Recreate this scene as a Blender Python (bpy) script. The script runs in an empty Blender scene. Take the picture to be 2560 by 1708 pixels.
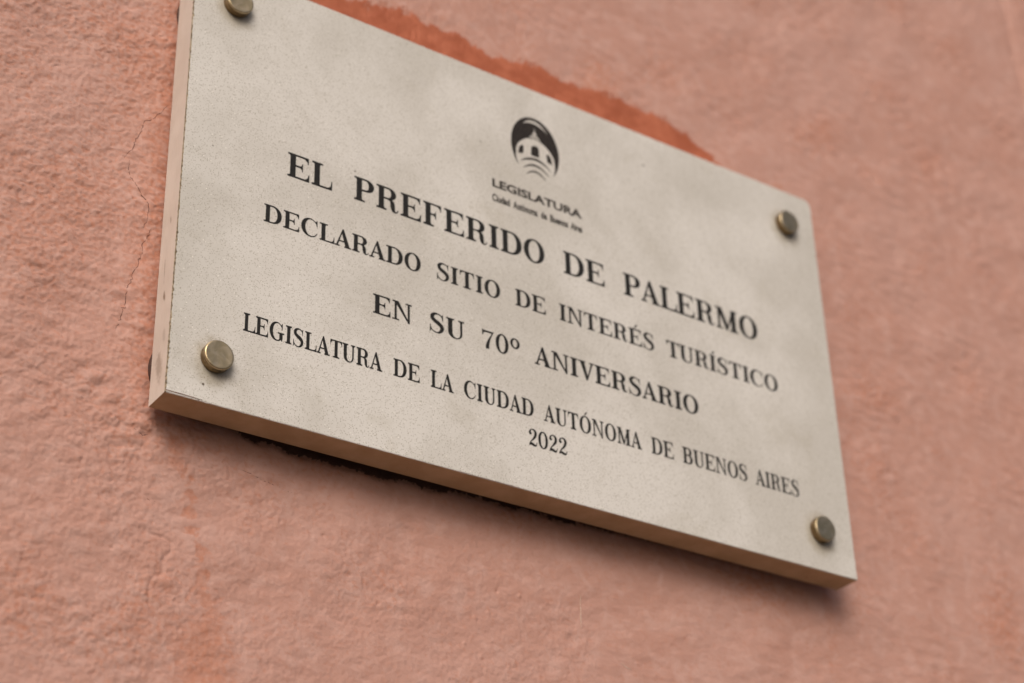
import bpy, math, random
import numpy as np
from mathutils import Vector, Matrix
from mathutils.geometry import delaunay_2d_cdt

S = bpy.context.scene
BASE = 2.20                       # height of the plaque's lower edge above the street
MM = 0.001

# ------------------------------------------------------------------ camera
cam = bpy.data.cameras.new("camera"); camo = bpy.data.objects.new("camera", cam)
S.collection.objects.link(camo); S.camera = camo
cam.sensor_width = 36.0; cam.lens = 66.27
cam.clip_start = 0.02; cam.clip_end = 200
right = Vector((0.82420712, -0.5656451, -0.0269862))
down = Vector((0.26292722, 0.42445042, -0.86643587))
fwd = Vector((0.5015495, 0.7070272, 0.49855855))
M = Matrix((right, -down, -fwd)).transposed().to_4x4()
M.translation = Vector((-0.42623873, -0.98277192, -0.57420715 + BASE))
camo.matrix_world = M
cam.dof.use_dof = True
cam.dof.focus_distance = 1.262
cam.dof.aperture_fstop = 4.5
cam.dof.aperture_blades = 0

# ------------------------------------------------------------------ light
SUN_EL, SUN_ROT = math.radians(35), math.radians(213)
W = bpy.data.worlds.new("World"); S.world = W; W.use_nodes = True
nt = W.node_tree
sky = nt.nodes.new("ShaderNodeTexSky"); sky.sky_type = 'NISHITA'; sky.sun_disc = False
sky.sun_elevation = SUN_EL; sky.sun_rotation = SUN_ROT
sky.air_density = 0.7; sky.dust_density = 7.0; sky.ozone_density = 0.2
bg = nt.nodes["Background"]; bg.inputs[1].default_value = 0.092
nt.links.new(sky.outputs[0], bg.inputs[0])
sl = bpy.data.lights.new("sun", 'SUN'); slo = bpy.data.objects.new("sun", sl)
S.collection.objects.link(slo)
sl.energy = 1.22; sl.angle = math.radians(34); sl.color = (1.0, 0.96, 0.91)
d = Vector((math.sin(SUN_ROT) * math.cos(SUN_EL), math.cos(SUN_ROT) * math.cos(SUN_EL), math.sin(SUN_EL)))
slo.rotation_euler = d.to_track_quat('Z', 'Y').to_euler()
slo.location = (-1, -3, 5)
S.view_settings.view_transform = 'Standard'; S.view_settings.look = 'None'
S.view_settings.exposure = 0.0; S.view_settings.gamma = 1.0

# ------------------------------------------------------------------ helpers
def link(o, parent=None):
    S.collection.objects.link(o)
    if parent: o.parent = parent
    return o

def mesh_obj(name, verts, faces, mat=None, parent=None, smooth=False):
    me = bpy.data.meshes.new(name); me.from_pydata([tuple(v) for v in verts], [], faces); me.update()
    if smooth: me.polygons.foreach_set("use_smooth", [True] * len(me.polygons))
    if mat: me.materials.append(mat)
    return link(bpy.data.objects.new(name, me), parent)

class NT:
    """small node-building helper"""
    def __init__(s, name):
        s.m = bpy.data.materials.new(name); s.m.use_nodes = True; s.t = s.m.node_tree
        s.b = s.t.nodes["Principled BSDF"]; s.out = s.t.nodes["Material Output"]
        s.co = s.t.nodes.new("ShaderNodeTexCoord").outputs["Object"]
    def n(s, typ, **k):
        n = s.t.nodes.new(typ)
        for a, v in k.items(): setattr(n, a, v)
        return n
    def put(s, sock, v):
        if isinstance(v, bpy.types.NodeSocket): s.t.links.new(v, sock)
        else: sock.default_value = v
    def scale(s, v, loc=(0, 0, 0)):
        m = s.n("ShaderNodeMapping"); s.put(m.inputs[0], s.co); m.inputs["Scale"].default_value = v; m.inputs["Location"].default_value = loc
        return m.outputs[0]
    def noise(s, sc, detail=3, rough=0.55, dist=0.0, vec=None):
        n = s.n("ShaderNodeTexNoise"); s.put(n.inputs["Vector"], vec or s.co)
        n.inputs["Scale"].default_value = sc; n.inputs["Detail"].default_value = detail
        n.inputs["Roughness"].default_value = rough; n.inputs["Distortion"].default_value = dist
        return n.outputs["Fac"]
    def math(s, op, a, b=0.0, clamp=False):
        n = s.n("ShaderNodeMath", operation=op, use_clamp=clamp); s.put(n.inputs[0], a); s.put(n.inputs[1], b); return n.outputs[0]
    def rng(s, v, a, b, c=0.0, e=1.0, smooth=True):
        n = s.n("ShaderNodeMapRange"); n.interpolation_type = 'SMOOTHSTEP' if smooth else 'LINEAR'
        s.put(n.inputs[0], v); n.inputs[1].default_value = a; n.inputs[2].default_value = b
        n.inputs[3].default_value = c; n.inputs[4].default_value = e; return n.outputs[0]
    def mix(s, f, a, b, mode='MIX'):
        n = s.n("ShaderNodeMix", data_type='RGBA', blend_type=mode); s.put(n.inputs["Factor"], f)
        def c(x): return (*x, 1) if isinstance(x, tuple) and len(x) == 3 else x
        s.put(n.inputs["A"], c(a)); s.put(n.inputs["B"], c(b)); return n.outputs["Result"]
    def attr(s, name):
        return s.n("ShaderNodeAttribute", attribute_name=name).outputs["Fac"]
    def bump(s, h, dist, strength=1.0, normal=None):
        b = s.n("ShaderNodeBump"); s.put(b.inputs["Height"], h); b.inputs["Distance"].default_value = dist
        b.inputs["Strength"].default_value = strength
        if normal: s.put(b.inputs["Normal"], normal)
        return b.outputs[0]
    def done(s, col, rough, normal=None, metal=0.0, spec=0.5):
        s.put(s.b.inputs["Base Color"], (*col, 1) if isinstance(col, tuple) else col)
        s.put(s.b.inputs["Roughness"], rough); s.b.inputs["Metallic"].default_value = metal
        s.b.inputs["Specular IOR Level"].default_value = spec
        if normal: s.put(s.b.inputs["Normal"], normal)
        return s.m

# ------------------------------------------------------------------ materials
CAPS = [(.0332, .0335), (.0338, .3298), (.5652, .3252), (.5645, .0342)]     # screw caps on the slab
def mat_wall():
    m = NT("painted_plaster")
    old, dirt_shade, grit = m.attr("old_coat"), m.attr("grime_shade"), m.attr("wear")
    big = m.noise(9, 3, 0.5)
    med = m.noise(60, 4, 0.6, 0.6)
    sm = m.noise(260, 3, 0.6, 0.4)
    pink, warm, pale = (0.505, 0.293, 0.243), (0.485, 0.268, 0.215), (0.56, 0.352, 0.305)
    c = m.mix(m.rng(big, 0.35, 0.65), warm, pink)
    c = m.mix(m.rng(med, 0.42, 0.72, 0, 0.65), c, pale)
    c = m.mix(m.rng(sm, 0.5, 0.75, 0, 0.28), c, (0.47, 0.19, 0.115))
    # thin coat rubbed to the orange below
    wv = m.math('ADD', grit, m.math('MULTIPLY', m.math('SUBTRACT', sm, 0.5), 0.8))
    c = m.mix(m.rng(wv, 0.30, 0.95, 0, 0.75), c, (0.46, 0.185, 0.110))
    # the older orange coat left bare
    ov = m.math('ADD', old, m.math('MULTIPLY', m.math('SUBTRACT', m.noise(170, 4, 0.6, 0.5), 0.5), 0.6))
    orange = m.mix(m.rng(m.noise(45, 4, 0.6), 0.35, 0.7), (0.36, 0.100, 0.048), (0.46, 0.145, 0.077))
    c = m.mix(m.rng(ov, 0.24, 0.74), c, orange)
    # soft brown contact shade painted under the slab, then black grime
    dv = m.math('ADD', dirt_shade, m.math('MULTIPLY', m.math('SUBTRACT', m.noise(120, 6, 0.72, 0.6), 0.5), 2.0))
    c = m.mix(m.rng(m.math('ADD', dirt_shade, m.math('MULTIPLY', m.math('SUBTRACT', m.noise(80, 4, 0.6), 0.5), 0.5)), 0.0, 0.5, 0, 0.5), c, (0.13, 0.058, 0.032))
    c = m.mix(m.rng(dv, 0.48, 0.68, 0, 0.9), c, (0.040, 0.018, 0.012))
    f = m.noise(900, 3, 0.6)
    b1 = m.bump(m.noise(340, 3, 0.55), 0.00042, 0.7)
    b2 = m.bump(f, 0.00008, 0.6, b1)
    return m.done(c, m.rng(med, 0.3, 0.7, 0.55, 0.72), b2, spec=0.32)

def mat_stone():
    m = NT("light_stone")
    cl = m.noise(9, 4, 0.55, 0.4); cl2 = m.noise(28, 4, 0.6, 0.5)
    c = m.mix(m.rng(cl, 0.35, 0.65), (0.565, 0.543, 0.505), (0.68, 0.66, 0.63))
    c = m.mix(m.rng(cl2, 0.55, 0.75, 0, 0.22), c, (0.455, 0.42, 0.355))
    g = m.noise(650, 2, 0.5); g2 = m.noise(1300, 2, 0.5)
    c = m.mix(m.rng(g, 0.56, 0.72, 0, 0.10), c, (0.34, 0.305, 0.25))
    c = m.mix(m.rng(g2, 0.60, 0.72, 0, 0.3), c, (0.86, 0.83, 0.78))
    # sparse dark grains and light crystals
    def grains(sc, r, col, keep, loc, c):
        v = m.n("ShaderNodeTexVoronoi"); m.put(v.inputs["Vector"], m.scale((1, 1, 1), loc)); v.inputs["Scale"].default_value = sc
        near = m.rng(v.outputs["Distance"], r * 0.5, r, 1, 0)
        sep = m.n("ShaderNodeSeparateColor"); m.put(sep.inputs[0], v.outputs["Color"])
        k = m.rng(sep.outputs[0], keep, keep + 0.03)
        return m.mix(m.math('MULTIPLY', near, k), c, col)
    c = grains(750, 0.34, (0.33, 0.295, 0.24), 0.80, (3, 1, 2), c)
    c = grains(1000, 0.40, (0.33, 0.30, 0.25), 0.55, (7, 1, 5), c)
    c = grains(560, 0.26, (0.92, 0.90, 0.85), 0.90, (1, 5, 9), c)
    c = grains(36, 0.045, (0.10, 0.075, 0.05), 0.72, (2, 4, 1), c)
    # damp stains (grey green) below the middle and at the right
    st = m.math('MULTIPLY', m.rng(m.noise(15, 5, 0.62, 0.8), 0.56, 0.74), m.rng(m.noise(4.2, 2), 0.44, 0.6))
    c = m.mix(m.math('MULTIPLY', st, 0.26), c, (0.36, 0.32, 0.23))
    # grime gathered round the foot of each cap, running a little way down
    sx = m.n("ShaderNodeSeparateXYZ"); m.put(sx.inputs[0], m.co)
    wob = m.math('MULTIPLY', m.math('SUBTRACT', m.noise(110, 4, 0.65), 0.5), 1.3)
    for (px, pz) in CAPS:
        dx = m.math('SUBTRACT', sx.outputs[0], px); dz = m.math('MULTIPLY', m.math('SUBTRACT', sx.outputs[2], pz - .003), 0.82)
        r = m.math('DIVIDE', m.math('SQRT', m.math('ADD', m.math('MULTIPLY', dx, dx), m.math('MULTIPLY', dz, dz))), .0125)
        c = m.mix(m.rng(m.math('ADD', r, wob), 0.75, 1.5, 0.5, 0), c, (0.27, 0.22, 0.13))
    b = m.bump(m.noise(1100, 2), 0.0001, 0.5)
    b = m.bump(m.noise(2200, 2), 0.00006, 0.5, b)
    return m.done(c, m.rng(g2, 0.3, 0.7, 0.42, 0.6), b, spec=0.45)

def mat_side():
    m = NT("sawn_stone_edge")
    c = m.mix(m.rng(m.noise(30, 4, 0.6), 0.35, 0.7), (0.66, 0.60, 0.54), (0.74, 0.685, 0.625))
    streak = m.noise(1, 3, 0.5, vec=m.scale((500, 900, 60)))
    c = m.mix(m.rng(streak, 0.5, 0.8, 0, 0.25), c, (0.45, 0.37, 0.28))
    # brown smudges on the edge, each where it shows
    sx = m.n("ShaderNodeSeparateXYZ"); m.put(sx.inputs[0], m.co)
    for (y, z, ry, rz, k) in ((0.0125, 0.0775, .0022, .0052, .85), (0.011, .137, .0016, .005, .45), (.015, .098, .0012, .013, .38), (.0125, .024, .006, .016, .5), (.008, .045, .003, .008, .25)):
        dy = m.math('DIVIDE', m.math('SUBTRACT', sx.outputs[1], y - .036), ry); dz = m.math('DIVIDE', m.math('SUBTRACT', sx.outputs[2], z), rz)
        tl = m.math('ADD', dy, m.math('MULTIPLY', dz, -0.5))
        r = m.math('SQRT', m.math('ADD', m.math('MULTIPLY', tl, tl), m.math('MULTIPLY', dz, dz)))
        r = m.math('ADD', r, m.math('MULTIPLY', m.math('SUBTRACT', m.noise(260, 4, 0.6), 0.5), 1.2))
        # only on the left edge (x near 0)
        k2 = m.math('MULTIPLY', m.rng(r, 0.3, 1.0, k, 0), m.rng(sx.outputs[0], 0.004, 0.008, 1, 0))
        c = m.mix(k2, c, (0.20, 0.14, 0.09))
    b = m.bump(m.noise(700, 3), 0.0001, 0.6)
    return m.done(c, 0.6, b, spec=0.35)

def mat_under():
    m = NT("shaded_stone_underside")
    c = m.mix(m.rng(m.noise(40, 4, 0.6), 0.35, 0.7), (0.46, 0.335, 0.205), (0.54, 0.405, 0.26))  # brown of the shaded, bounce-lit underside painted into the stone colour
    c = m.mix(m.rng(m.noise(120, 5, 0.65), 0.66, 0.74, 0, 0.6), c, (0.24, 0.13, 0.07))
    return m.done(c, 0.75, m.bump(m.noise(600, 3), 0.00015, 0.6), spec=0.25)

def mat_arris():
    m = NT("grimy_arris")
    n = m.noise(420, 4, 0.7)
    c = m.mix(m.rng(n, 0.42, 0.58), (0.10, 0.07, 0.035), (0.34, 0.27, 0.18))
    return m.done(c, 0.8)

def mat_ink():
    m = NT("black_letter_paint")
    c = m.mix(m.rng(m.noise(900, 3, 0.6), 0.5, 0.75), (0.010, 0.009, 0.0085), (0.045, 0.039, 0.034))
    return m.done(c, 0.62, m.bump(m.noise(900, 3), 0.0001, 0.5), spec=0.3)

def mat_ink_soft():
    m = NT("thin_brown_black_print")
    c = m.mix(m.rng(m.noise(500, 3, 0.6), 0.45, 0.75), (0.017, 0.013, 0.011), (0.055, 0.042, 0.034))
    return m.done(c, 0.6, spec=0.3)

def mat_metal():
    m = NT("dull_nickel_brass")
    c = m.mix(m.rng(m.noise(130, 4, 0.6, 0.6), 0.4, 0.65), (0.45, 0.36, 0.22), (0.56, 0.455, 0.30))
    c = m.mix(m.rng(m.noise(420, 4, 0.65), 0.62, 0.74, 0, 0.4), c, (0.22, 0.14, 0.085))
    r = m.rng(m.noise(210, 4, 0.6), 0.3, 0.7, 0.32, 0.44)
    return m.done(c, r, m.bump(m.noise(1200, 2), 0.00002, 0.5), metal=1.0)

def mat_cap_side():
    m = NT("darkened_brass_side")
    c = m.mix(m.rng(m.noise(160, 4, 0.6, 0.6), 0.4, 0.65), (0.20, 0.135, 0.07), (0.33, 0.235, 0.135))  # dark reflection of the cap sides put into a browner metal colour
    return m.done(c, 0.34, m.bump(m.noise(900, 2), 0.00003, 0.5), metal=1.0)

def plain(name, col, rough, col2=None, sc=300, spec=0.3):
    m = NT(name)
    c = m.mix(m.rng(m.noise(sc, 4, 0.65), 0.4, 0.65), col, col2 or col)
    return m.done(c, rough, m.bump(m.noise(sc * 2, 3), 0.0001, 0.5), spec=spec)

M_wall, M_stone, M_side, M_under, M_arris = mat_wall(), mat_stone(), mat_side(), mat_under(), mat_arris()
M_ink, M_soft, M_metal = mat_ink(), mat_ink_soft(), mat_metal()
M_capside = mat_cap_side()
M_pad = plain("brown_rubber_pad", (0.08, 0.050, 0.042), 0.8, (0.12, 0.072, 0.06))
M_crack = plain("dark_crack", (0.07, 0.03, 0.02), 0.9, (0.16, 0.07, 0.045), 900)
M_crack2 = plain("brown_crack", (0.15, 0.07, 0.05), 0.9, (0.25, 0.125, 0.09), 900)  # lighter brown for the wider crack
M_scr = plain("chalky_scratch", (0.52, 0.37, 0.30), 0.8, (0.62, 0.48, 0.41), 700)

# ------------------------------------------------------------------ wall
N, STEP = 2048, 0.0008
DOM = N * STEP
fx = np.fft.rfftfreq(N, STEP)[None, :]; fz = np.fft.fftfreq(N, STEP)[:, None]
def band(seed, lx, lz, lo=0.55):
    r = np.random.default_rng(seed)
    F = np.fft.rfft2(r.standard_normal((N, N)))
    q = np.sqrt((fx * lx) ** 2 + (fz * lz) ** 2)
    F = F * np.exp(-((q - 1) / lo) ** 2) * (q > 0)
    a = np.fft.irfft2(F, s=(N, N)); return a / a.std()
def samp(a, X, Z):
    u = (X / STEP) % N; v = (Z / STEP) % N
    i = np.floor(u).astype(int); j = np.floor(v).astype(int); fu = u - i; fv = v - j
    i0, i1, j0, j1 = i % N, (i + 1) % N, j % N, (j + 1) % N
    return a[j0, i0] * (1 - fu) * (1 - fv) + a[j0, i1] * fu * (1 - fv) + a[j1, i0] * (1 - fu) * fv + a[j1, i1] * fu * fv
nA, nB, nC = band(1, .0078, .0054), band(2, .0044, .0031), band(3, .085, .07)
nD, nE, nM = band(4, .0030, .0022), band(5, .022, .013), band(6, .13, .13, .8)
nV = band(7, .0035, .016)
rg = np.random.default_rng(11)
pits = [(274, -67, -1), (292, -68, 1), (155, -81, -1), (177, -97, -1), (246, -111, 1), (259, -119, 1), (260, -128, -1), (266, -85, 1),
        (255, -91, 1), (134, -57, -1), (-39, -45, -1), (102, -54, -1), (-69, -112, -1), (-14, -99, -1), (-22, -147, -1)]
pits = [(x * MM, z * MM, s, .0011, .0009 * (1 if s > 0 else 1.1)) for x, z, s in pits]
for k in range(520):
    pits.append((rg.uniform(-.2, 1.05), rg.uniform(-.25, .85), rg.choice([-1, -1, 1]), rg.uniform(.0006, .0013), rg.uniform(.0002, .0006)))
def sst(x, a, b):
    t = np.clip((x - a) / (b - a), 0, 1); return t * t * (3 - 2 * t)
def seg_d(X, Z, pts):
    best = np.full(X.shape, 1e9); 
    for (a, b), (c, e) in zip(pts[:-1], pts[1:]):
        vx, vz = c - a, e - b; L = vx * vx + vz * vz
        t = np.clip(((X - a) * vx + (Z - b) * vz) / L, 0, 1)
        best = np.minimum(best, np.hypot(X - a - t * vx, Z - b - t * vz))
    return best
CRK = [(np.array([(11, -84), (18, -84), (22, -85), (25, -87), (25.5, -91), (25, -94), (22, -96.5), (20, -100), (20.5, -106), (20, -110), (16, -112), (13, -115), (12, -121), (13, -131)]) * MM, .0011, .0008),
       (np.array([(-1, 245), (-13, 227), (-17, 225), (-22, 208), (-29, 190), (-23, 176), (-9, 158), (-8, 147), (-11, 138)]) * MM, .0010, .00022),
       (np.array([(-5, 139), (-10, 126), (-11, 113), (-20, 85), (-19, 76), (-24, 53)]) * MM, .0010, .00025)]
def wall_fields(X, Z):
    CR = [0.0]
    wx = X + .0005 * samp(nE, X + .3, Z); wz = Z + .0005 * samp(nE, X, Z + .4)
    a = samp(nA, wx, wz); b = samp(nB, wx, wz); c = samp(nC, X, Z); dd = samp(nD, X, Z); e = samp(nE, X, Z); mm = samp(nM, X, Z)
    v = samp(nV, X, Z)
    rough = 0.52 + 0.48 * (1 - sst(X, -.01, .12)) * sst(Z, -.12, .0) + 0.08 * sst(X, .45, .62) * sst(Z, -.1, .05) + .12 * sst(Z, .36, .42) + 0.14 * np.clip(mm, -1.5, 1.5)
    rough = np.clip(rough + .22 * (1 - sst(X, .02, .14)) * (1 - sst(Z, -.12, 0)) - .12 * sst(X,.08,.2)*sst(Z,-.14,-.04)*(Z<.2), .48, 1.2)
    for cr, cw, cd in CRK:
        dc = seg_d(X, Z, cr); h_c = cd * np.exp(-(dc / cw) ** 2); CR[0] = CR[0] + h_c
    h = rough * (.00022 * np.tanh(a * 1.0 + .45 * e) + .00017 * b + .00013 * dd - .00018 * np.maximum(b - 1.3, 0)) + .00021 * e * rough + .00045 * c
    h = h + .00004 * v * (1 - rough).clip(0, 1)
    h = h - CR[0]
    # hollow groove of the plaster joint at the far right
    h = h - .0022 * np.exp(-((X - (.981 + .0008 * c)) / .0030) ** 2) * sst(Z, .5, .62)
    h = h + .0012 * sst(X, .984, 1.0)
    for (px, pz, s, r, am) in pits:
        msk = (np.abs(X - px) < 4 * r) & (np.abs(Z - pz) < 4 * r)
        if msk.any():
            ii = np.nonzero(msk); h[ii] += s * am * np.exp(-(((X[ii] - px) ** 2 + (Z[ii] - pz) ** 2) / (r * r)) ** 1.3)
    # orange coat left above the plaque
    ox = np.array([-60, 40, 100, 154, 198, 223, 244, 279, 318, 347, 382, 406, 448, 479, 502, 520, 534, 600]) * MM
    oz = np.array([352, 380, 402, 410, 419, 414, 417, 409, 417, 418, 419, 415, 419, 414, 408, 398, 386, 352]) * MM
    top = np.interp(X, ox, oz) + .0005 * a + .0011 * e + .0012 * c
    old = sst(top - Z + .0012 * b + .0010 * v, -.0075, .0055) * sst(Z, .2, .3) * (X > .02) * (X < .60)
    # ragged run of orange under the plaque at the left
    st = np.array([(21, -15), (25, -29), (34, -43), (38, -58), (38, -73), (46, -91), (46, -112), (53, -117), (57, -131), (50, -148), (54, -167), (50, -220)]) * MM
    dist = seg_d(X, Z, st); wd = .0052 + .0015 * np.clip(mm, -1, 1) + .020 * sst(-Z, .115, .16)
    wear = .72 * (1 - sst(dist + .0012 * a + .0016 * e, wd * .2, wd * 1.9))
    wear = np.maximum(wear, (.62 - .16 * np.clip(a, -1, 1)) * np.exp(-np.clip(-X, 0, 9) / .030) * (X < .02) * sst(Z, -.03, .02))
    wear = np.maximum(wear, .58 * np.exp(-np.clip(X - .600, 0, 9) / .012) * (X > .59) * (Z < .40))
    wear = np.maximum(wear, .30 + .10 * mm - .12 * np.clip(a, -1, 1))
    wear = wear + .14 * (1 - sst(X, -.06, .1)) * sst(Z, -.05, .1) + .12 * np.exp(-(((X - .82) / .09) ** 2 + ((Z - .05) / .04) ** 2)) - .10 * sst(X, .7, 1.0) * sst(Z, .3, .5) - .12 * sst(-Z, .0, .06) * sst(X, .06, .16)
    # black grime and painted contact shade on the wall just under the slab
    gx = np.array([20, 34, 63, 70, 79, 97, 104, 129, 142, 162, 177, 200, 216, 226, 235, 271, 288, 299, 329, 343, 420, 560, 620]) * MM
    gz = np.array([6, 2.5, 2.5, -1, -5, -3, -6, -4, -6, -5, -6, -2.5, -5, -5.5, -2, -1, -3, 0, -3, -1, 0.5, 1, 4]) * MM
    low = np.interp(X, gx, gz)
    grime_shade = np.clip(.42 + (Z - low - .0012) / .008, 0, .95) * (X > .02) * (X < .59) * (Z < .02) - .25 * sst(X, .36, .42)
    return h, old, np.clip(wear, 0, 1), np.clip(grime_shade, 0, 1.2)
def axis(lo, a, b, c, hi, s1, s2):
    out = []
    x = lo
    while x < a: out.append(x); x += max(s1, (a - x) * .25)
    out += list(np.arange(a, b, s1)) + list(np.arange(b, c, s2)); x = c
    while x < hi: out.append(x); x += max(s2, (x - c) * .3)
    out.append(hi); return np.array(out)
WALLY = .0335
OFFX, OFFZ = .0012, .0015            # the measured marks sit this far over on the wall plane
xs = axis(-4.0, -.18, .36, 1.08, 5.0, .00105, .0021)
zs = axis(-BASE, -.235, .36, .87, 3.0, .00105, .0022)
X, Z = np.meshgrid(xs, zs)
h, old, wear, grime_shade = wall_fields(X - OFFX, Z - OFFZ)
fade = sst(X, -.6, -.2) * (1 - sst(X, 1.1, 1.5)) * sst(Z, -.6, -.24) * (1 - sst(Z, .9, 1.3))
h = h * fade
nx, nz = len(xs), len(zs)
co = np.stack([X, WALLY - h, Z + BASE], -1).reshape(-1, 3).astype(np.float32)
idx = np.arange(nx * nz).reshape(nz, nx)
quads = np.stack([idx[:-1, :-1], idx[:-1, 1:], idx[1:, 1:], idx[1:, :-1]], -1).reshape(-1, 4)
me = bpy.data.meshes.new("wall")
me.vertices.add(len(co)); me.vertices.foreach_set("co", co.ravel())
me.loops.add(quads.size); me.loops.foreach_set("vertex_index", quads.ravel().astype(np.int32))
me.polygons.add(len(quads)); me.polygons.foreach_set("loop_start", np.arange(0, quads.size, 4, dtype=np.int32))
me.polygons.foreach_set("loop_total", np.full(len(quads), 4, dtype=np.int32))
me.polygons.foreach_set("use_smooth", np.ones(len(quads), dtype=bool))
me.update(calc_edges=True)
for nm, arr in (("old_coat", old), ("grime_shade", grime_shade), ("wear", wear)):
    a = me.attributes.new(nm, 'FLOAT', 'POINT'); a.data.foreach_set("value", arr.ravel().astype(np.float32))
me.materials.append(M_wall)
wall = link(bpy.data.objects.new("wall", me))
wall["kind"] = "structure"

def ribbon(name, pts, w0, jit, mat, seed, lift=.00012):
    """a thin ragged line lying on the plaster"""
    rr = random.Random(seed); P = []
    for (a, b), (c, e) in zip(pts[:-1], pts[1:]):
        L = math.hypot(c - a, e - b); n = max(2, int(L / .0016))
        for k in range(n):
            t = k / n; P.append((a + (c - a) * t + rr.gauss(0, jit), b + (e - b) * t + rr.gauss(0, jit)))
    P.append(pts[-1])
    A = np.array(P); hh = wall_fields(A[None, :, 0], A[None, :, 1])[0][0]
    V, F = [], []
    for k, (x, z) in enumerate(P):
        q = P[min(k + 1, len(P) - 1)]; p = P[max(k - 1, 0)]
        dx, dz = q[0] - p[0], q[1] - p[1]; L = math.hypot(dx, dz) or 1
        w = w0 * rr.uniform(.35, 1.25) * min(1, (k + .4) / 4, (len(P) - k - .6) / 4) * .5 + .00003
        y = WALLY - hh[k] - lift
        V += [(x - dz / L * w, y, z + dx / L * w + BASE), (x + dz / L * w, y, z - dx / L * w + BASE), (x, y + .0012, z + BASE)]
        V[-3:] = [(p_[0] + OFFX, p_[1], p_[2] + OFFZ) for p_ in V[-3:]]
        if k:
            a = 3 * (k - 1); b = 3 * k
            F += [(a, a + 1, b + 1, b), (a + 1, a + 2, b + 2, b + 1), (a + 2, a, b, b + 2)]
    return mesh_obj(name, V, F, mat, wall)
mmp = lambda L: [(x * MM, z * MM) for x, z in L]
ribbon("crack", mmp([(-1, 245), (-6, 236), (-13, 227), (-17, 225), (-19, 215), (-22, 208), (-24, 198), (-29, 190)]), .00032, .0004, M_crack, 1)
ribbon("crack", mmp([(-26, 189), (-25, 182), (-23, 176), (-16, 166), (-9, 158), (-8, 147), (-11, 138)]), .00030, .0003, M_crack, 2)
ribbon("crack", mmp([(-5, 139), (-10, 126), (-11, 113), (-15, 101), (-20, 85), (-19, 76), (-22, 62), (-24, 53)]), .00038, .0005, M_crack, 3)
ribbon("crack", mmp([(11, -84), (22, -85), (25, -87), (25, -94), (20, -100), (20, -110), (13, -115), (12, -121), (13, -131)]), .0009, .0007, M_crack2, 4, -.00055)
ribbon("crack", mmp([(-6, -13), (0, -17), (6, -15)]), .0007, .0004, M_crack, 5, .00002)
ribbon("crack", mmp([(70, -24), (84, -27), (98, -29), (112, -31)]), .0003, .0003, M_crack, 6, .0)
ribbon("crack", mmp([(4, -58), (9, -62), (13, -61)]), .0006, .0006, M_crack, 7, .0)
ribbon("scratch", mmp([(347, -55), (347.3, -67), (347, -80)]), .0008, .0001, M_scr, 8, .0003)
ribbon("scratch", mmp([(381, -101), (391, -104)]), .0011, .0003, M_scr, 9, .0003)

M_unseen_ground = plain("dark_unseen_ground", (0.10, 0.092, 0.08), 0.9, (0.14, 0.128, 0.112), 6)
pv = mesh_obj("unseen_ground", [(-60, -80, 0), (60, -80, 0), (60, WALLY, 0), (-60, WALLY, 0)], [(0, 1, 2, 3)], M_unseen_ground)  # ground out of view, added to block light from below
pv["kind"] = "structure"

# ------------------------------------------------------------------ plaque
plaque = bpy.data.objects.new("stone_plaque", None); plaque.location = (0, .036, BASE); link(plaque)
plaque["label"] = "pale grey engraved stone plaque with black lettering fixed on the pink wall"
plaque["category"] = "plaque"
PW, PH, PT = .600, .362, .025
FY = -.036                          # front face of the slab, in the plaque's own space

def slab():
    rr = random.Random(5)
    R = .0075
    pts = []                         # outline, counter-clockwise seen from the front
    def run(a, b, st=.0011):
        n = int(math.hypot(b[0] - a[0], b[1] - a[1]) / st)
        for k in range(n): pts.append((a[0] + (b[0] - a[0]) * k / n, a[1] + (b[1] - a[1]) * k / n))
    run((0, 0), (PW, 0)); run((PW, 0), (PW, PH - R))
    for k in range(10):
        t = k / 10 * math.pi / 2; pts.append((PW - R + R * math.cos(t), PH - R + R * math.sin(t)))
    run((PW - R, PH), (0, PH)); run((0, PH), (0, 0))
    n = len(pts); cx, cz = PW / 2, PH / 2
    def nrm(k):
        a, b = pts[k - 1], pts[(k + 1) % n]; dx, dz = b[0] - a[0], b[1] - a[1]; L = math.hypot(dx, dz); return dz / L, -dx / L
    V, chips = [], []
    for k in range(n):
        c = abs(rr.gauss(0, .00022)) + (.0008 * rr.random() if rr.random() < .07 else 0)
        chips.append(c + .00028)
    for k, (x, z) in enumerate(pts):
        if x < 1e-6: chips[k] += .00030 + .0004 * (rr.random() < .15)
    for k, (x, z) in enumerate(pts):                      # ring 0 front, 1 side front, 2 side back, 3 back inset
        ox, oz = nrm(k); c = chips[k]
        V.append((x - ox * c, FY, z - oz * c))
    for k, (x, z) in enumerate(pts): V.append((x, FY + chips[(k * 7) % n] * .9, z))
    for k, (x, z) in enumerate(pts): V.append((x, FY + PT - .0006, z))
    for k, (x, z) in enumerate(pts):
        ox, oz = nrm(k); V.append((x - ox * .0006, FY + PT, z - oz * .0006))
    F, mi = [], []
    F.append(list(range(n))); mi.append(0)
    for r in range(3):
        for k in range(n):
            j = (k + 1) % n; F.append([r * n + k, (r + 1) * n + k, (r + 1) * n + j, r * n + j])
            x, z = pts[k]; ox, oz = nrm(k)
            mi.append((3 if ox < -.7 else 0) if r == 0 else (2 if oz < -.7 else 1))
    F.append(list(range(4 * n - 1, 3 * n - 1, -1))); mi.append(1)
    o = mesh_obj("stone_slab", V, F, None, plaque)
    for m_ in (M_stone, M_side, M_under, M_arris): o.data.materials.append(m_)
    o.data.polygons.foreach_set("material_index", mi)
    return o
slab()

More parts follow.
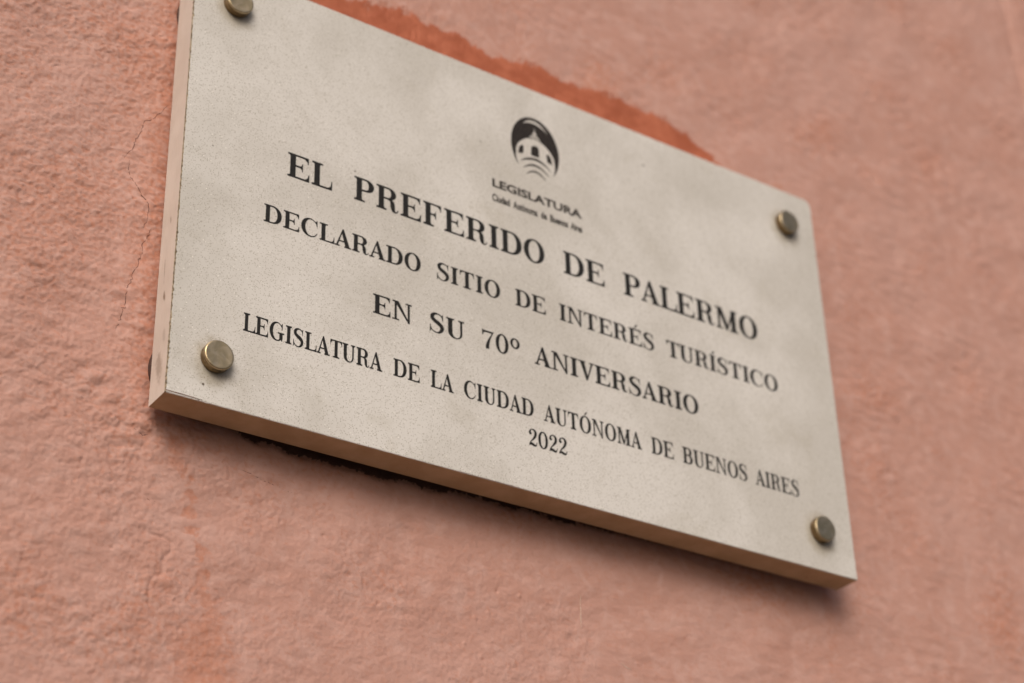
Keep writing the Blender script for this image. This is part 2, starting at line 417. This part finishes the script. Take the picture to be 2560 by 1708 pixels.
def lathe(name, prof, cx, cz, mat, seg=64, smooth=True):
    """profile of (radius, y) turned round an axis across the wall"""
    V, F = [], []
    for r, y in prof:
        for k in range(seg):
            t = 2 * math.pi * k / seg; V.append((r * math.cos(t), y, r * math.sin(t)))
    m = len(prof)
    for i in range(m - 1):
        for k in range(seg):
            j = (k + 1) % seg; F.append((i * seg + k, i * seg + j, (i + 1) * seg + j, (i + 1) * seg + k))
    F.append(tuple(range((m - 1) * seg, m * seg))); F.append(tuple(range(seg - 1, -1, -1)))
    o = mesh_obj(name, V, F, mat, plaque, smooth)
    o.location = (cx, 0, cz)
    return o
capp = [(.0098, FY + .0006), (.0104, FY - .0001), (.0106, FY - .0006), (.0106, FY - .0030), (.01045, FY - .0033), (.0106, FY - .0036),
        (.0107, FY - .0058), (.0105, FY - .0066), (.0101, FY - .0070), (.0097, FY - .0071), (.0090, FY - .00705), (.004, FY - .0070), (.0008, FY - .0070)]
padp = [(.0247, -.0108), (.0255, -.0100), (.0255, -.0036), (.0250, -.0022), (.01, -.0020)][::-1]
cap0 = pad0 = None
for k, (cx, cz) in enumerate(CAPS):
    if k == 0:
        cap0 = lathe("screw_cap", capp, cx, cz, M_metal)
        cap0.data.materials.append(M_capside)
        for p_ in cap0.data.polygons: p_.material_index = 1 if p_.index < 6 * 64 else 0
        pad0 = lathe("backing_disc", padp, cx - .0066, cz + .0006, M_pad)
        mod = None
    else:
        c = cap0.copy(); S.collection.objects.link(c); c.parent = plaque; c.location = (cx, 0, cz); c.rotation_euler = (0, 1.7 * k, 0)
        c = pad0.copy(); S.collection.objects.link(c); c.parent = plaque; c.location = (cx - .0066, 0, cz + .0006)

mesh_obj("saw_mark", [(x, y, z) for y in (FY - .00012, FY + .0004) for x, z in ((.0004, .0012), (.0262, .0009), (.0262, .0013), (.012, .00175), (.0004, .0018))],
         [(0, 1, 2, 3, 4), (9, 8, 7, 6, 5)] + [(i, i + 5, (i + 1) % 5 + 5, (i + 1) % 5) for i in range(5)], M_crack, plaque)

# ------------------------------------------------------------------ lettering
TH = .00016                          # thickness of the paint film
def area(P): return sum(P[i - 1][0] * P[i][1] - P[i][0] * P[i - 1][1] for i in range(len(P))) / 2
def fill(solids, holes):
    """union of the solids less the holes, as a triangulated flat mesh"""
    vs, fs = [], []
    for P in solids + holes:
        if area(P) < 0: P = P[::-1]
        fs.append(list(range(len(vs), len(vs) + len(P)))); vs += [Vector(p) for p in P]
    ov, oe, of, _, _, orig = delaunay_2d_cdt(vs, [], fs, 0, 1e-5)
    ns = len(solids); tri = []
    for f, og in zip(of, orig):
        if og and any(i < ns for i in og) and not any(i >= ns for i in og): tri.append(f)
    return [tuple(v) for v in ov], tri
def solidify(vs, tri, f, name, mat, parent):
    """raise the flat shape into a film; f maps glyph space to the plaque"""
    used = sorted({i for t in tri for i in t}); mp = {u: k for k, u in enumerate(used)}; n = len(used)
    V = []
    for y in (-TH, .0003):
        for u in used: x, z = f(*vs[u]); V.append((x, y, z))
    F = []; ed = {}
    for t in tri:
        t = [mp[i] for i in t]
        A = sum(V[t[i - 1]][0] * V[t[i]][2] - V[t[i]][0] * V[t[i - 1]][2] for i in range(len(t)))
        if A < 0: t = t[::-1]
        F.append(tuple(t))
        for i in range(len(t)): ed[(t[i - 1], t[i])] = 1
    for (a, b) in ed:
        if (b, a) not in ed: F.append((b, a, a + n, b + n))
    return V, F

def arc(cx, cy, rx, ry, a0, a1, n=14, p=2.0):
    out = []
    for k in range(n + 1):
        t = math.radians(a0 + (a1 - a0) * k / n); c, s = math.cos(t), math.sin(t)
        out.append((cx + rx * math.copysign(abs(c) ** (2 / p), c), cy + ry * math.copysign(abs(s) ** (2 / p), s)))
    return out
def rect(a, b, c, d): return [(a, b), (c, b), (c, d), (a, d)]
def ellipse(cx, cy, rx, ry, n=40, p=2.0): return arc(cx, cy, rx, ry, 0, 360 - 360 / n, n - 1, p)
def vstroke(P, sub=8):
    """variable-width stroke through (x, y, halfwidth) nodes"""
    Q = [P[0]] + P + [P[-1]]; C = []
    for i in range(1, len(Q) - 2):
        p0, p1, p2, p3 = Q[i - 1], Q[i], Q[i + 1], Q[i + 2]
        for k in range(sub):
            t = k / sub
            C.append(tuple(.5 * (2 * p1[j] + (p2[j] - p0[j]) * t + (2 * p0[j] - 5 * p1[j] + 4 * p2[j] - p3[j]) * t * t + (3 * p1[j] - p0[j] - 3 * p2[j] + p3[j]) * t ** 3) for j in range(3)))
    C.append(P[-1]); A, B = [], []
    for i, (x, y, w) in enumerate(C):
        a, b = C[max(i - 1, 0)], C[min(i + 1, len(C) - 1)]; dx, dy = b[0] - a[0], b[1] - a[1]; L = math.hypot(dx, dy) or 1
        A.append((x - dy / L * w, y + dx / L * w)); B.append((x + dy / L * w, y - dx / L * w))
    # quads, so that tight bends cannot spoil the outline
    return [[A[i], B[i], B[i + 1], A[i + 1]] for i in range(len(C) - 1)]
SW, TN, SF, SL = .216, .106, .074, .095      # stem, thin, serif thickness, serif reach
def serif(x0, x1, y, up, l=SL, r=SL):
    """bracketed foot (up=1, at y=0) or head (up=-1, at y=1) on a stem x0..x1"""
    s = SF * up; bk = .05
    out = [rect(x0 - l, min(y, y + s), x1 + r, max(y, y + s))]
    if l > .02: out.append([(x0, y + s * .9), (x0, y + s + bk * up), (x0 - bk * .35, y + s + bk * .35 * up), (x0 - bk, y + s * .9)])
    if r > .02: out.append([(x1, y + s * .9), (x1, y + s + bk * up), (x1 + bk * .35, y + s + bk * .35 * up), (x1 + bk, y + s * .9)])
    return out
def stem(x0, w=SW, bl=SL, br=SL, tl=SL, tr=SL, y0=0, y1=1):
    o = [rect(x0, y0, x0 + w, y1)]
    if bl is not None: o += serif(x0, x0 + w, 0, 1, bl, br)
    if tl is not None: o += serif(x0, x0 + w, 1, -1, tl, tr)
    return o
def armtri(x, xr, y, sgn, hgt, th=SF):
    """horizontal arm from x to xr at y (edge), ending in a curved triangular serif"""
    lo, hi = (y - th, y) if sgn < 0 else (y, y + th)
    e = y + sgn * hgt
    return [rect(x, lo, xr, hi), [(xr, y), (xr + .004 * sgn, e), (xr - .030, e), (xr - .055, y + sgn * (th + .10)), (xr - .13, y + sgn * (th + .02)), (xr - .22, y + sgn * th * .9), (xr - .22, y)]]
def bowl(x0, xs, xm, xr, yb, yt, w=SW, tn=TN * .85):
    ym, ry = (yb + yt) / 2, (yt - yb) / 2
    so = [(x0, yb), (xm, yb)] + arc(xm, ym, xr - xm, ry, -90, 90, 24, 2.15) + [(x0, yt)]
    xi = xm + .01
    ho = [(xs, yb + tn), (xi, yb + tn)] + arc(xi, ym, xr - w - xi, ry - tn, -90, 90, 24, 2.15) + [(xs, yt - tn)]
    return so, ho
def G(ch):
    """solids, holes, width (cap height = 1)"""
    b = SL; s1 = b + SW
    if ch == 'I': return stem(b), [], 2 * b + SW
    if ch in 'EF':
        wd = .84 if ch == 'E' else .79
        o = stem(b, bl=b, br=(0 if ch == 'E' else .13), tl=b, tr=0) + armtri(s1 - .02, wd - .03, 1, -1, .27)
        if ch == 'E': o += armtri(s1 - .02, wd, 0, 1, .30)
        o += [rect(s1 - .02, .485, wd - .27, .485 + SF)]
        xm = wd - .25
        o += [[(xm, .34), (xm, .685), (xm - .028, .685), (xm - .045, .60), (xm - .11, .545), (xm - .11, .48), (xm - .045, .425), (xm - .028, .34)]]
        return o, [], wd
    if ch == 'L': return stem(b, bl=b, br=0, tl=b, tr=.115) + armtri(s1 - .02, .80, 0, 1, .37), [], .80
    if ch == 'T':
        wd = .84; x = (wd - SW) / 2
        o = stem(x, bl=.12, br=.12, tl=None)
        for f in (lambda p: p, lambda p: (wd - p[0], p[1])):
            o += [[f(p) for p in P] for P in armtri(wd / 2 - .02, wd - .005, 1, -1, .30)]
        return o, [], wd
    if ch == 'D':
        so, ho = bowl(b - .0, s1, .43, .93, 0, 1, SW + .01, SF)
        return [so] + serif(b, s1, 0, 1, b, 0) + serif(b, s1, 1, -1, b, 0), [ho], .93
    if ch == 'P':
        so, ho = bowl(b, s1, .46, .80, .455, 1, SW, SF)
        return [so] + stem(b, br=.125, tr=0), [ho], .80
    if ch == 'B':
        so, ho = bowl(b, s1, .46, .79, .49, 1, SW - .01, SF); s2, h2 = bowl(b, s1, .48, .85, 0, .49 + SF, SW, SF)
        return [so, s2] + serif(b, s1, 0, 1, b, 0) + serif(b, s1, 1, -1, b, 0), [ho, h2], .85
    if ch == 'R':
        so, ho = bowl(b, s1, .46, .81, .475, 1, SW - .005, SF)
        leg = vstroke([(.46, .505, .030), (.585, .475, .058), (.655, .37, .088), (.672, .22, .092), (.70, .085, .072), (.775, .022, .036), (.85, .05, .022), (.895, .14, .018)])
        return [so] + stem(b, br=.105, tr=0) + leg, [ho], .905
    if ch == 'O' : return [ellipse(.465, .5, .465, .525, 56, 2.08)], [ellipse(.465, .5, .465 - SW - .005, .525 - .066, 56, 2.08)], .93
    if ch == '0' : return [ellipse(.36, .5, .36, .52, 48, 2.12)], [ellipse(.36, .5, .36 - .185, .52 - .07, 48, 2.12)], .72
    if ch == 'º': return [ellipse(.27, .735, .27, .285, 36)], [ellipse(.27, .735, .27 - .145, .285 - .075, 36)], .54
    if ch in 'CG':
        so = [ellipse(.47, .5, .47, .525, 60, 2.05)]; ho = [ellipse(.497, .5, .497 - SW - .005, .525 - .068, 60, 2.0)]
        cut = [(.62, .5), (.62, .29 if ch == 'C' else .30), (1.1, .2), (1.1, .9), (.70, .80)]
        # ring drawn as solids, then the mouth cut away with the hole list and beak added by a second pass
        beak = [(.835, .63), (.865, .63), (.865, .995), (.835, .995), (.79, .90), (.68, .952), (.56, 1.0), (.60, .955), (.72, .88), (.80, .78)]
        if ch == 'C':
            tail = vstroke([(.50, .003, .028), (.64, .030, .030), (.77, .115, .027), (.86, .255, .022)])
            return (so, ho, [rect(.52, -.1, 1.1, 1.1)], [beak] + tail + [[(.49, .973), (.49, 1.025), (.58, 1.012), (.70, .955), (.64, .93), (.57, .965)]]), None, .89
        foot = [rect(.665, .10, .665 + SW, .42), rect(.54, .40, .985, .40 + SF), [(.50, -.025), (.60, -.018), (.72, .03), (.80, .12), (.70, .16), (.62, .065), (.50, .027)]]
        spur = [[(.86, .0), (.86, .2), (.665, .2), (.72, .12), (.79, .06), (.835, .0)]]
        return (so, ho, [rect(.52, -.1, 1.1, 1.1)], [beak] + foot + spur + [[(.49, .973), (.49, 1.025), (.58, 1.012), (.70, .955), (.64, .93), (.57, .965)]]), None, .985
    if ch == 'S':
        sp = vstroke([(.645, .80, .022), (.575, .925, .026), (.43, .992, .030), (.27, .970, .058), (.150, .86, .088), (.148, .715, .094), (.27, .60, .098), (.45, .50, .104), (.585, .385, .100), (.615, .245, .090), (.545, .095, .068), (.40, .008, .032), (.235, .022, .028), (.115, .105, .026), (.045, .24, .022)], 7)
        bk = [[(.635, .66), (.662, .66), (.668, 1.01), (.640, 1.01), (.60, .925), (.56, .94), (.615, .82)], [(.022, .36), (.050, .36), (.075, .20), (.13, .085), (.085, .085), (.045, -.015), (.018, -.015)]]
        return sp + bk, [], .72
    if ch == 'U':
        wd = .90; o = [rect(b, .30, s1, 1), rect(wd - b - TN, .30, wd - b, 1)] + serif(b, s1, 1, -1) + serif(wd - b - TN, wd - b, 1, -1)
        xo, xi = (b + wd - b) / 2, (s1 + wd - b - TN) / 2
        so = [(b, .302)] + arc((wd) / 2, .302, wd / 2 - b, .327, 180, 360, 28, 2.15)
        ho = [(s1, .31)] + arc(xi, .302, (wd - b - TN - s1) / 2, .265, 180, 360, 28, 2.1) + [(wd - b - TN, .31)]
        # the counter is cut only out of the bottom
        return (so and [so], [ho], [], o), None, wd
    if ch == 'V':
        wd = .90
        o = [[(.09, 1), (.09 + SW + .02, 1), (.515, .20), (.46, -.02), (.425, -.02)], [(.735, 1), (.735 + TN, 1), (.50, -.02), (.44, -.02)]]
        return o + [rect(0, 1 - SF, .40, 1), rect(.62, 1 - SF, .90, 1)], [], wd
    if ch == 'A':
        wd = .91
        o = [[(.42, 1.02), (.49, 1.02), (.845, 0), (.845 - SW - .025, 0), (.385, .80)], [(.42, 1.02), (.455, .97), (.165, 0), (.165 - TN * .95, 0)], rect(.20, .285, .66, .285 + SF)]
        return o + [rect(0, 0, .275, SF), rect(.535, 0, wd, SF)], [], wd
    if ch == 'N':
        wd = .95
        o = [rect(b + .01, 0, b + .01 + TN, 1), rect(wd - b - TN, -.02, wd - b, 1), [(b - .02, 1), (b + .205, 1), (wd - b, -.02), (wd - b - .06, -.02), (wd - b - .20, .16)]]
        return o + [rect(0, 1 - SF, b + .1, 1), rect(-.01, 0, 2 * b + TN + .03, SF), rect(wd - 2 * b - TN, 1 - SF, wd, 1)], [], wd
    if ch == 'M':
        wd = 1.10
        o = [rect(b + .01, 0, b + .01 + TN, 1), rect(wd - b - SW, 0, wd - b, 1), [(b, 1), (b + .215, 1), (.615, .17), (.53, -.01), (.50, -.01)], [(wd - b - .06, 1), (wd - b - .14, 1), (.50, -.01), (.56, -.01), (wd - b - .05, .92)]]
        return o + [rect(0, 1 - SF, b + .1, 1), rect(-.005, 0, 2 * b + TN + .02, SF), rect(wd - b - .08, 1 - SF, wd, 1), rect(wd - 2 * b - SW, 0, wd, SF)], [], wd
    if ch == '2':
        sp = vstroke([(.17, .70, .05), (.105, .765, .075), (.15, .91, .045), (.30, .985, .032), (.46, .935, .072), (.535, .78, .092), (.49, .60, .084), (.36, .43, .056), (.19, .26, .036), (.075, .115, .028)])
        base = vstroke([(.06, .05, .035), (.16, .115, .070), (.28, .10, .080), (.42, .055, .072), (.54, .06, .048), (.60, .15, .026), (.62, .26, .020)])
        return sp + [ellipse(.15, .73, .095, .085, 20)] + base + [rect(.03, 0, .12, .06)], [], .65
    if ch == '7':
        o = [[(.03, 1.0), (.06, 1.0), (.09, .955), (.62, .955), (.655, 1.0), (.67, 1.0), (.64, .86), (.20, .86), (.11, .82), (.07, .68), (.035, .68)]]
        o += vstroke([(.635, .93, .025), (.53, .72, .036), (.42, .50, .055), (.345, .28, .082), (.315, .11, .098), (.315, .0, .09)])
        return o, [], .68
    if ch == '´': return [[(0, 0), (.07, -.01), (.27, .20), (.15, .215)]], [], .2
def glyph(ch):
    base = {'É': 'E', 'Í': 'I', 'Ó': 'O'}.get(ch, ch)
    so, ho, wd = G(base)
    if ho is None:                       # ring first, cut, then additions
        A, H, C, D = so
        vs, tri = fill(A, H + C)
        vs2, tri2 = fill([[vs[i] for i in t] for t in tri] + D, [])
        out = (vs2, tri2)
    else: out = fill(so, ho)
    if base != ch:
        dx = wd / 2 - .06
        v, t = fill([[(x + dx, y + 1.065) for x, y in G('´')[0][0]]], [])
        n = len(out[0]); out = (out[0] + v, out[1] + [[i + n for i in q] for q in t])
    return out[0], out[1], wd
GC = {}
def kern(a, b):
    if (a, b) in (('L', 'A'), ('T', 'U')): return .02
    if (a, b) in (('A', 'T'), ('P', 'A'), ('L', 'E')): return .02
    if b in 'AV' or a in 'AV': return .045
    return .10
def line(label, words, capH, base0, base1, gap=1.0, rough=.0):
    """words: (text, left, right) in mm; baseline falls from base0 (x=0) to base1 (x=600)"""
    e = bpy.data.objects.new("text_line", None); e.location = (0, FY, 0); link(e, plaque); e["label"] = label
    for txt, xa, xb in words:
        gl = []; x = 0
        for i, ch in enumerate(txt):
            if ch not in GC: GC[ch] = glyph(ch)
            if i: x += kern(txt[i - 1], ch) * gap
            gl.append((ch, x)); x += GC[ch][2]
        sx = (xb - xa) / x * MM; sz = capH * MM
        sl = (base1 - base0) / 600
        for ch, ox in gl:
            vs, tri, wd = GC[ch]
            x0 = xa * MM + ox * sx; z0 = (base0 + sl * x0 / MM) * MM
            V, F = solidify(vs, tri, lambda u, v: (u * sx, v * sz + sl * u * sx), "letter", M_ink, e)
            o = mesh_obj("letter", V, F, M_ink, e); o.location = (x0, 0, z0)
    return e
line("tallest black serif line, first of the inscription", [("EL", 80.6, 116.8), ("PREFERIDO", 135.1, 303.9), ("DE", 322.0, 361.4), ("PALERMO", 380.5, 519.3)], 20.4, 197.2, 193.9)
line("second black serif line with two accented letters", [("DECLARADO", 63.7, 191.7), ("SITIO", 205.4, 261.5), ("DE", 275.3, 302.9), ("INTERÉS", 315.9, 407.2), ("TURÍSTICO", 419.9, 535.8)], 14.6, 152.5, 150.6)
line("third black serif line with the numeral", [("EN", 152.0, 184.0), ("SU", 198.9, 228.7), ("70º", 243.9, 277.7), ("ANIVERSARIO", 290.9, 447.7)], 15.8, 106.7, 105.3)
line("longest and narrowest black serif line", [("LEGISLATURA", 52.3, 160.0), ("DE", 169.0, 190.5), ("LA", 199.8, 218.9), ("CIUDAD", 227.7, 288.3), ("AUTÓNOMA", 297.3, 387.9), ("DE", 397.4, 418.5), ("BUENOS", 427.7, 492.3), ("AIRES", 500.9, 546.5)], 13.9, 61.3, 59.2)
line("short line with the year at the bottom", [("2022", 282.9, 317.2)], 13.5, 37.4, 36.2, .8)

def sans(label, words, capH, base, bold, mat):
    e = bpy.data.objects.new("text_line", None); e.location = (0, FY, 0); link(e, plaque); e["label"] = label
    for txt, xa, xb in words:
        shapes = []
        # natural advances from a run of the whole word
        def meshof(t):
            c = bpy.data.curves.new("t", 'FONT'); c.body = t; c.size = 1; c.resolution_u = 3; c.offset = bold; c.extrude = .001
            o = bpy.data.objects.new("t", c); S.collection.objects.link(o)
            me = bpy.data.meshes.new_from_object(o.evaluated_get(bpy.context.evaluated_depsgraph_get()))
            bpy.data.objects.remove(o); bpy.data.curves.remove(c); return me
        pre = []
        for i in range(len(txt)):
            a = meshof(txt[:i + 1]); mx = max(v.co.x for v in a.vertices); g = meshof(txt[i]); gx = max(v.co.x for v in g.vertices)
            pre.append((g, mx - gx)); bpy.data.meshes.remove(a)
        x0 = min(v.co.x for v in pre[0][0].vertices); x1 = max(v.co.x for v in pre[-1][0].vertices) + pre[-1][1]
        sx = (xb - xa) * MM / (x1 - x0); H = meshof("H"); ch = max(v.co.y for v in H.vertices); bpy.data.meshes.remove(H); sz = capH * MM / ch
        for g, off in pre:
            for v in g.vertices:
                x, z, y = v.co; v.co = (x * sx, -TH * .6 if y > 0 else .0003, z * sz - .0045 * x * sx)
            g.materials.clear(); g.materials.append(mat); g.name = "letter"
            o = link(bpy.data.objects.new("letter", g), e); lx = xa * MM + (off - x0) * sx
            o.location = (lx, 0, base * MM - .0045 * (lx - .3))
    return e
sans("small wide sans serif capitals under the oval emblem", [("LEGISLATURA", 257.0, 342.4)], 7.4, 252.6, .032, M_soft)
sans("tiny narrow bold line under the emblem", [("Ciudad", 256.5, 272.9), ("Autónoma", 276.1, 299.0), ("de", 302.3, 307.9), ("Buenos", 311.1, 328.2), ("Aires", 331.0, 342.1)], 6.5, 239.3, .034, M_soft)

# ------------------------------------------------------------------ emblem
def film(name, solids, holes, parent, mat=M_soft):
    vs, tri = fill([[(x * .01, y * .01) for x, y in P] for P in solids], [[(x * .01, y * .01) for x, y in P] for P in holes])
    V, F = solidify(vs, tri, lambda u, v: (u * .1, v * .1 - .0035 * u * .1), name, mat, parent)
    return mesh_obj(name, V, F, mat, parent)
emb = bpy.data.objects.new("emblem", None); emb.location = (.2992, FY, .3035); link(emb, plaque)
emb["label"] = "dark oval emblem of a domed hall above curved steps"
# outline in mm round the oval's centre
a_, b_ = 23.2, 30.0
outer = arc(0, 0, a_, b_, -43, 223, 60)
left_in = [(-19.0, -11.5), (-18.6, -5.5), (-17.6, -1.8)]
corn = [(-17.6, -1.8), (-15.6, 1.2), (-12.5, 4.4), (-9.4, 6.8)]
spire = [(-6.6, 9.0), (-4.8, 10.8), (-3.0, 12.6), (-1.8, 14.6), (-.7, 16.6), (-.35, 18.2), (-.12, 20.5)]
inL = [(-17.4, -18.9), (-18.5, -15.5)] + left_in + corn[1:] + spire
inR = [(-x, y) for x, y in inL][::-1]
main = outer + inL + inR
moon = [(-11.5, 21.2), (-8.2, 24.6), (-4, 27.0), (1, 27.4), (6, 25.6), (10, 22.4), (13.2, 18.2), (9.2, 21.6), (5, 23.6), (0, 24.6), (-4.5, 24.2), (-8.5, 22.8)]
film("oval_surround", [main], [moon], emb)
film("dome_line", [[(x, y) for x, y in arc(0, -14, 19.5, 23.6, 115, 65, 18)] + arc(0, -14, 19.5, 24.5, 65, 115, 18)], [], emb)
film("dome_line", [arc(0, -10, 15, 22.6, 105, 75, 12) + arc(0, -10, 15, 23.3, 75, 105, 12)], [], emb)
film("window", [[(-4.2, -7.2), (3.6, -7.2), (3.4, 1.0), (2.4, 2.6), (.2, 3.2), (-2.2, 2.4), (-3.8, .8)]], [], emb)
film("window", [[(-16.6, -9.6), (-11.9, -8.4), (-11.2, -1.6), (-12.2, -.6), (-13.8, -1.2), (-15.6, -3.6)]], [], emb)
film("window", [[(16.3, -9.6), (11.6, -8.4), (10.9, -1.6), (11.9, -.6), (13.5, -1.2), (15.3, -3.6)]], [], emb)
for (x0, x1, z0, zc, th) in ((-14.2, 14.4, -16.2, -10.2, 2.0), (-12, 12, -21.9, -16.2, 1.7), (-9.3, 9.3, -27.2, -22.2, 1.5)):
    nodes = []
    for k in range(9):
        t = k / 8 * 2 - 1; nodes.append((x0 + (x1 - x0) * k / 8, z0 + (zc - z0) * (1 - t * t), th / 2 * max(.22, 1 - abs(t) ** 2.6)))
    film("step_line", vstroke(nodes, 4), [], emb)
